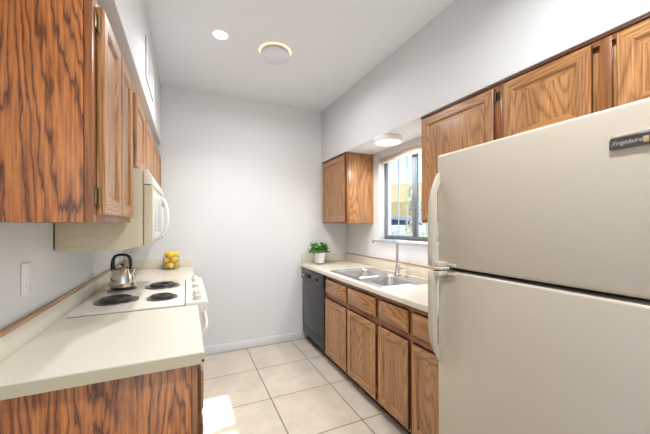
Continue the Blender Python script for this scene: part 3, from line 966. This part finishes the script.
# nameplate
bd = obj('nameplate', MB().prism([(0.255, 1.579), (0.428, 1.579), (0.431, 1.583), (0.431, 1.606), (0.425, 1.611), (0.25, 1.614)], 'x', FX0 - 0.006, FX0 + 0.001, bev=0.0015), BADGE, fd, label='dark nameplate')
obj('nameplate_edge', MB().prism([(0.25, 1.611), (0.428, 1.608), (0.424, 1.614), (0.25, 1.619)], 'x', FX0 - 0.009, FX0 + 0.001, bev=0.001), CHROME, bd, label='chrome top edge')
obj('emblem', MB().box(FX0 - 0.0085, FX0 - 0.005, 0.350, 0.361, 1.585, 1.602, 0.0012), GOLD, bd, label='gold emblem')
def lettering(txt, size, loc, rot, mat, parent, shear=0.25):
    c = bpy.data.curves.new('lettering', 'FONT')
    c.body = txt
    c.size = size
    c.shear = shear
    c.extrude = 0.0004
    c.resolution_u = 3
    tmp = bpy.data.objects.new('lettering', c)
    COL.objects.link(tmp)
    dg = bpy.context.evaluated_depsgraph_get()
    me = bpy.data.meshes.new_from_object(tmp.evaluated_get(dg))
    bpy.data.objects.remove(tmp)
    me.materials.clear()
    me.materials.append(mat)
    o = bpy.data.objects.new('lettering', me)
    COL.objects.link(o)
    root = parent
    while root.parent:
        root = root.parent
    o.parent = parent
    o.location = Vector(loc) - Vector(root['_o'])
    o.rotation_euler = rot
    return o
lettering('Frigidaire', 0.0165, (FX0 - 0.0066, 0.424, 1.590), (PI / 2, 0, -PI / 2), LETTER, bd)

# ------------------------------------------------------------------ plant
PX, PY = 1.405, 3.21
pl = thing('potted_plant', 'small bushy green plant in a white pot at the far counter end', 'plant', (PX, PY, CZ))
pot = obj('pot', MB().lathe([(0.040, 0.012), (0.052, 0.014), (0.058, 0.05), (0.065, 0.13), (0.066, 0.136), (0.061, 0.136), (0.059, 0.118), (0.004, 0.118)], (PX, PY, CZ), 36), POT, pl)
obj('pot_foot', MB().lathe([(0.044, 0.0005), (0.047, 0.003), (0.046, 0.0125)], (PX, PY, CZ), 30), POTF, pot, label='brown pot foot')
obj('soil', MB().lathe([(0.058, 0.1185), (0.05, 0.124), (0.004, 0.127)], (PX, PY, CZ), 24), SOIL, pot)
def leaf(mb, base, d, up, L, W, curl=0.25, mi=0):
    d = d.normalized()
    sdv = d.cross(up).normalized()
    n = sdv.cross(d).normalized()
    t = bmesh.new()
    rows = []
    for k in range(5):
        u = k / 4
        wv = W * math.sin(PI * min(0.97, 0.12 + 0.86 * u)) ** 0.8
        c = base + d * (L * u) - n * (curl * L * u * u)
        rows.append((t.verts.new(c - sdv * wv + n * wv * 0.25), t.verts.new(c), t.verts.new(c + sdv * wv + n * wv * 0.25)))
    for a, b_ in zip(rows[:-1], rows[1:]):
        t.faces.new((a[0], a[1], b_[1], b_[0]))
        t.faces.new((a[1], a[2], b_[2], b_[1]))
    mb.merge(t, mi)
rl = random.Random(11)
fol, stems = MB(), MB()
for i in range(46):
    az = rl.uniform(0, 2 * PI)
    el = math.radians(rl.uniform(8, 85))
    ln = rl.uniform(0.06, 0.115)
    b0 = Vector((PX + 0.03 * math.cos(az), PY + 0.03 * math.sin(az), CZ + 0.122))
    dr = Vector((math.cos(az) * math.cos(el), math.sin(az) * math.cos(el) * 0.9, math.sin(el)))
    tip = b0 + dr * ln + Vector((0, 0, 0.012))
    midp = (b0 + tip) / 2 + Vector((0, 0, 0.012))
    stems.tube([b0, midp, tip], [0.0016, 0.0014, 0.001], 5)
    for q in range(5):
        a2 = rl.uniform(0, 2 * PI)
        dd = (dr + Vector((math.cos(a2), math.sin(a2), rl.uniform(-0.5, 0.4))) * 0.9)
        p0 = b0.lerp(tip, rl.uniform(0.55, 1.0))
        leaf(fol, p0, dd, Vector((0, 0, 1)), rl.uniform(0.032, 0.056), rl.uniform(0.012, 0.019), rl.uniform(0.1, 0.5))
obj('foliage', fol, LEAF, pl, ang=80)
obj('stems', stems, LEAF, pl)

# ------------------------------------------------------------------ lamps
def can(x, y, label, power, spread=125):
    t = thing('recessed_light', label, 'ceiling light', (x, y, ZC - 0.01), None)
    obj('trim_ring', MB().lathe([(0.050, -0.0035), (0.066, -0.004), (0.072, -0.0005), (0.050, -0.0005)], (x, y, ZC), 36, cap0=False, cap1=False), TRIM, t)
    obj('lens', MB().lathe([(0.050, -0.001), (0.049, -0.003), (0.001, -0.0035)], (x, y, ZC), 32), LAMP_ON, t)
    lamp('bulb', t, (x, y, ZC - 0.012), power, 0.1, (0.95, 0.975, 1.0), spread)
can(0.226, 2.315, 'bright round recessed light in the ceiling left of the flush lamp', CAN_W)
can(0.75, 0.30, 'added unseen ceiling light over the refrigerator front', 30.0, 160)  # extra lamp out of view, added to even out the light

hx, hy = 0.648, 2.36
hl = thing('flush_ceiling_lamp', 'round flush ceiling lamp with a warm glowing halo ring', 'ceiling light', (hx, hy, ZC - 0.05))
obj('halo_ring', MB().lathe([(0.112, -0.0005), (0.112, -0.006), (0.126, -0.006), (0.130, -0.0005)], (hx, hy, ZC), 48, cap0=False, cap1=False), HALO, hl, label='warm glowing ring')
obj('mount', MB().lathe([(0.07, -0.0005), (0.07, -0.03)], (hx, hy, ZC), 36), TRIM, hl)
obj('disc', MB().lathe([(0.07, -0.028), (0.116, -0.029), (0.119, -0.034), (0.118, -0.045), (0.112, -0.049), (0.001, -0.050)], (hx, hy, ZC), 48), LAMP_DISC, hl)
hk = bpy.data.lights.new('halo_bulb', 'POINT')
hk.energy = 0.0
lamp('bulb', hl, (hx, hy, ZC - 0.055), HALO_W, 0.22, (0.98, 0.98, 1.0))

sx, sy = 1.62, 2.185
so = thing('round_soffit_lamp', 'white drum shaped lamp lit under the soffit above the sink', 'ceiling light', (sx, sy, SOF_Z - 0.045))
obj('housing', MB().lathe([(0.125, -0.0005), (0.128, -0.004), (0.126, -0.04), (0.121, -0.044), (0.112, -0.044), (0.112, -0.036)], (sx, sy, SOF_Z), 44, cap1=False), TRIM, so)
obj('lens', MB().lathe([(0.111, -0.037), (0.108, -0.043), (0.07, -0.047), (0.001, -0.048)], (sx, sy, SOF_Z), 40), LAMP_WARM, so, label='glowing lens')
lamp('bulb', so, (sx, sy, SOF_Z - 0.052), SOFFIT_W, 0.2, (1.0, 0.96, 0.9))

# ------------------------------------------------------------------ outside
struct('ground', MB().box(-40, 60, -40, 60, -0.35, -0.105), CONC)
def outside(u, k, z=0.0):
    a = (u - 325) / 300
    t_ = math.radians(24.7)
    return Vector((k * (math.sin(t_) + math.cos(t_) * a), k * (math.cos(t_) - math.sin(t_) * a), z))
gz = -0.105
bo = outside(405, 15, gz)
yaw = math.radians(-42)
Rm = Matrix.Rotation(yaw, 4, 'Z')
def put(o):
    o.rotation_euler = (0, 0, yaw)
bd_ = thing('building', 'tan flat roofed building beyond the parked car outside the window', 'building', tuple(bo))
def at_b(mb):
    for v in mb.bm.verts:
        v.co += bo
    return mb
obj('wall', at_b(MB().box(-8, 8, 0.3, 6, 0.0, 2.6)), STUCCO_D, bd_)
obj('parapet', at_b(MB().box(-8.2, 8.2, 0, 6.2, 2.6, 3.55, 0.03)), STUCCO, bd_)
obj('band', at_b(MB().box(-8.1, 8.1, 0.2, 0.31, 1.45, 1.75, 0.01)), STUCCO, bd_)
for wx in (-5.2, -1.9, 1.4, 4.7):
    wn = obj('window', at_b(MB().box(wx - 0.7, wx + 0.7, 0.25, 0.31, 0.5, 1.35, 0.01)), WHITEWALL, bd_)
    obj('pane', at_b(MB().box(wx - 0.6, wx + 0.6, 0.235, 0.252, 0.6, 1.25)), CARG, wn)
for dx in (-3.5, 0.6, 3.0):
    obj('pillar', at_b(MB().box(dx - 0.15, dx + 0.15, 0.05, 0.33, 0, 2.62, 0.01)), WHITEWALL, bd_)
put(bd_)

def car(loc, rot, label):
    t = thing('car', label, 'car', tuple(loc))
    def w_(mb):
        for v in mb.bm.verts:
            v.co += Vector(loc)
        return mb
    low = [(-2.1, 0.32), (-2.15, 0.6), (-2.05, 0.82), (-1.0, 0.92), (0.9, 0.92), (1.75, 0.83), (2.1, 0.66), (2.15, 0.35), (1.75, 0.28), (-1.7, 0.28)]
    obj('body', w_(MB().prism(low, 'y', -0.85, 0.85, bev=0.05)), CARP, t)
    m = MB()
    pr = [(-1.75, 0.9), (-1.35, 1.35), (-0.4, 1.45), (0.35, 1.38), (1.05, 0.9)]
    m.loft([[(x, -0.78 + (z - 0.9) * 0.3, z) for x, z in pr], [(x, 0.78 - (z - 0.9) * 0.3, z) for x, z in pr]])
    obj('cabin', w_(m), CARP, t)
    for s in (-1, 1):
        g = MB()
        pw = [(-1.45, 0.95), (-1.22, 1.28), (-0.4, 1.37), (0.3, 1.31), (0.82, 0.95)]
        ya = lambda z: s * (0.785 - (z - 0.9) * 0.3)
        g.loft([[(x, ya(z) - s * 0.02, z) for x, z in pw], [(x, ya(z) + s * 0.004, z) for x, z in pw]])
        obj('side_window', w_(g), CARG, t)
    g = MB()
    g.loft([[(0.40, -0.58, 1.36), (1.04, -0.72, 0.93), (1.04, 0.72, 0.93), (0.40, 0.58, 1.36)], [(0.42, -0.58, 1.375), (1.06, -0.72, 0.945), (1.06, 0.72, 0.945), (0.42, 0.58, 1.375)]])
    obj('windscreen', w_(g), CARG, t)
    for x in (-1.35, 1.35):
        for s in (-1, 1):
            wh = obj('wheel', w_(MB().lathe([(0.2, 0), (0.31, 0.0), (0.325, 0.03), (0.325, 0.17), (0.31, 0.2), (0.2, 0.2)], (x, s * 0.78 - 0.1, 0.326), 24, axis='y')), TYRE, t)
            obj('hub_cap', w_(MB().lathe([(0.2, 0), (0.18, s * 0.015), (0.05, s * 0.02)], (x, s * 0.78 + s * 0.1, 0.326), 18, axis='y')), STEEL, wh)
    t.rotation_euler = (0, 0, rot)
    t.scale = (1.22, 1.22, 1.22)
    return t
car(outside(396, 10.5, gz), math.radians(-38), 'blue grey car parked outside the window in front of the building')

gw = obj('garden_wall', MB().box(-6, 6, -0.1, 0.1, 0, 1.46, 0.01), WHITEWALL, origin=(0, 0, 0))
gw.location = outside(404, 8.4, gz)
gw.rotation_euler = (0, 0, math.radians(-40))
tag(gw, 'white wall outside the window in front of the parked car', 'wall')

def shrub(loc, h, rad, mat, label, seed, n=420, lf=0.06):
    t = thing('shrub', label, 'shrub', tuple(loc), None)
    r2 = random.Random(seed)
    f, st = MB(), MB()
    L = Vector(loc)
    for i in range(9):
        a = r2.uniform(0, 2 * PI)
        tip = L + Vector((math.cos(a) * rad * r2.uniform(0.2, 0.8), math.sin(a) * rad * r2.uniform(0.2, 0.8), h * r2.uniform(0.5, 0.95)))
        st.tube([L + Vector((0.03 * math.cos(a), 0.03 * math.sin(a), 0)), (L + tip) / 2 + Vector((0, 0, h * 0.1)), tip], [0.014, 0.01, 0.004], 5)
    for i in range(n):
        a = r2.uniform(0, 2 * PI)
        zz = r2.uniform(0.08, 1.0)
        rr_ = rad * math.sqrt(max(0.02, 1 - (2 * zz - 1) ** 2)) * r2.uniform(0.3, 1)
        p = L + Vector((math.cos(a) * rr_, math.sin(a) * rr_, zz * h))
        leaf(f, p, Vector((r2.uniform(-1, 1), r2.uniform(-1, 1), r2.uniform(-0.6, 1))), Vector((0.1, 0.2, 1)), lf * r2.uniform(0.7, 1.4), lf * 0.3, 0.2)
    obj('foliage', f, mat, t, ang=80)
    obj('stems', st, BARK, t)
shrub(outside(407, 5.6, gz), 1.42, 0.45, PALE_LEAF, 'pale green shrub growing outside the left half of the window', 3, 420, 0.07)
shrub(outside(391, 7.2, gz), 1.35, 0.4, PALE_LEAF, 'small pale shrub outside at the left edge of the window', 4, 260, 0.06)
shrub(outside(427, 4.3, gz), 1.35, 0.4, PALE_LEAF, 'pale shrub outside the right half of the window', 6, 380, 0.07)
# slim tree by the mullion
tl = outside(411.5, 6.6, gz)
tr = thing('tree', 'slim pale leafed tree outside the window close to its centre bar', 'tree', tuple(tl))
obj('trunk', MB().tube([tl, tl + Vector((0.03, 0.0, 0.9)), tl + Vector((0.0, 0.04, 1.7)), tl + Vector((0.03, 0.0, 2.1))], [0.05, 0.04, 0.03, 0.015], 8), BARK, tr)
f = MB()
r2 = random.Random(9)
for i in range(190):
    a = r2.uniform(0, 2 * PI)
    zz = r2.uniform(0, 1)
    rr_ = 0.2 * math.sqrt(max(0.02, 1 - (2 * zz - 1) ** 2)) * r2.uniform(0.2, 1)
    leaf(f, tl + Vector((math.cos(a) * rr_, math.sin(a) * rr_, 1.15 + zz * 1.15)), Vector((r2.uniform(-1, 1), r2.uniform(-1, 1), r2.uniform(-1, 0.6))), Vector((0.1, 0.2, 1)), 0.09, 0.024, 0.3)
obj('foliage', f, PALE_LEAF, tr, ang=80)

for o in list(bpy.data.objects):
    if '_o' in o:
        del o['_o']
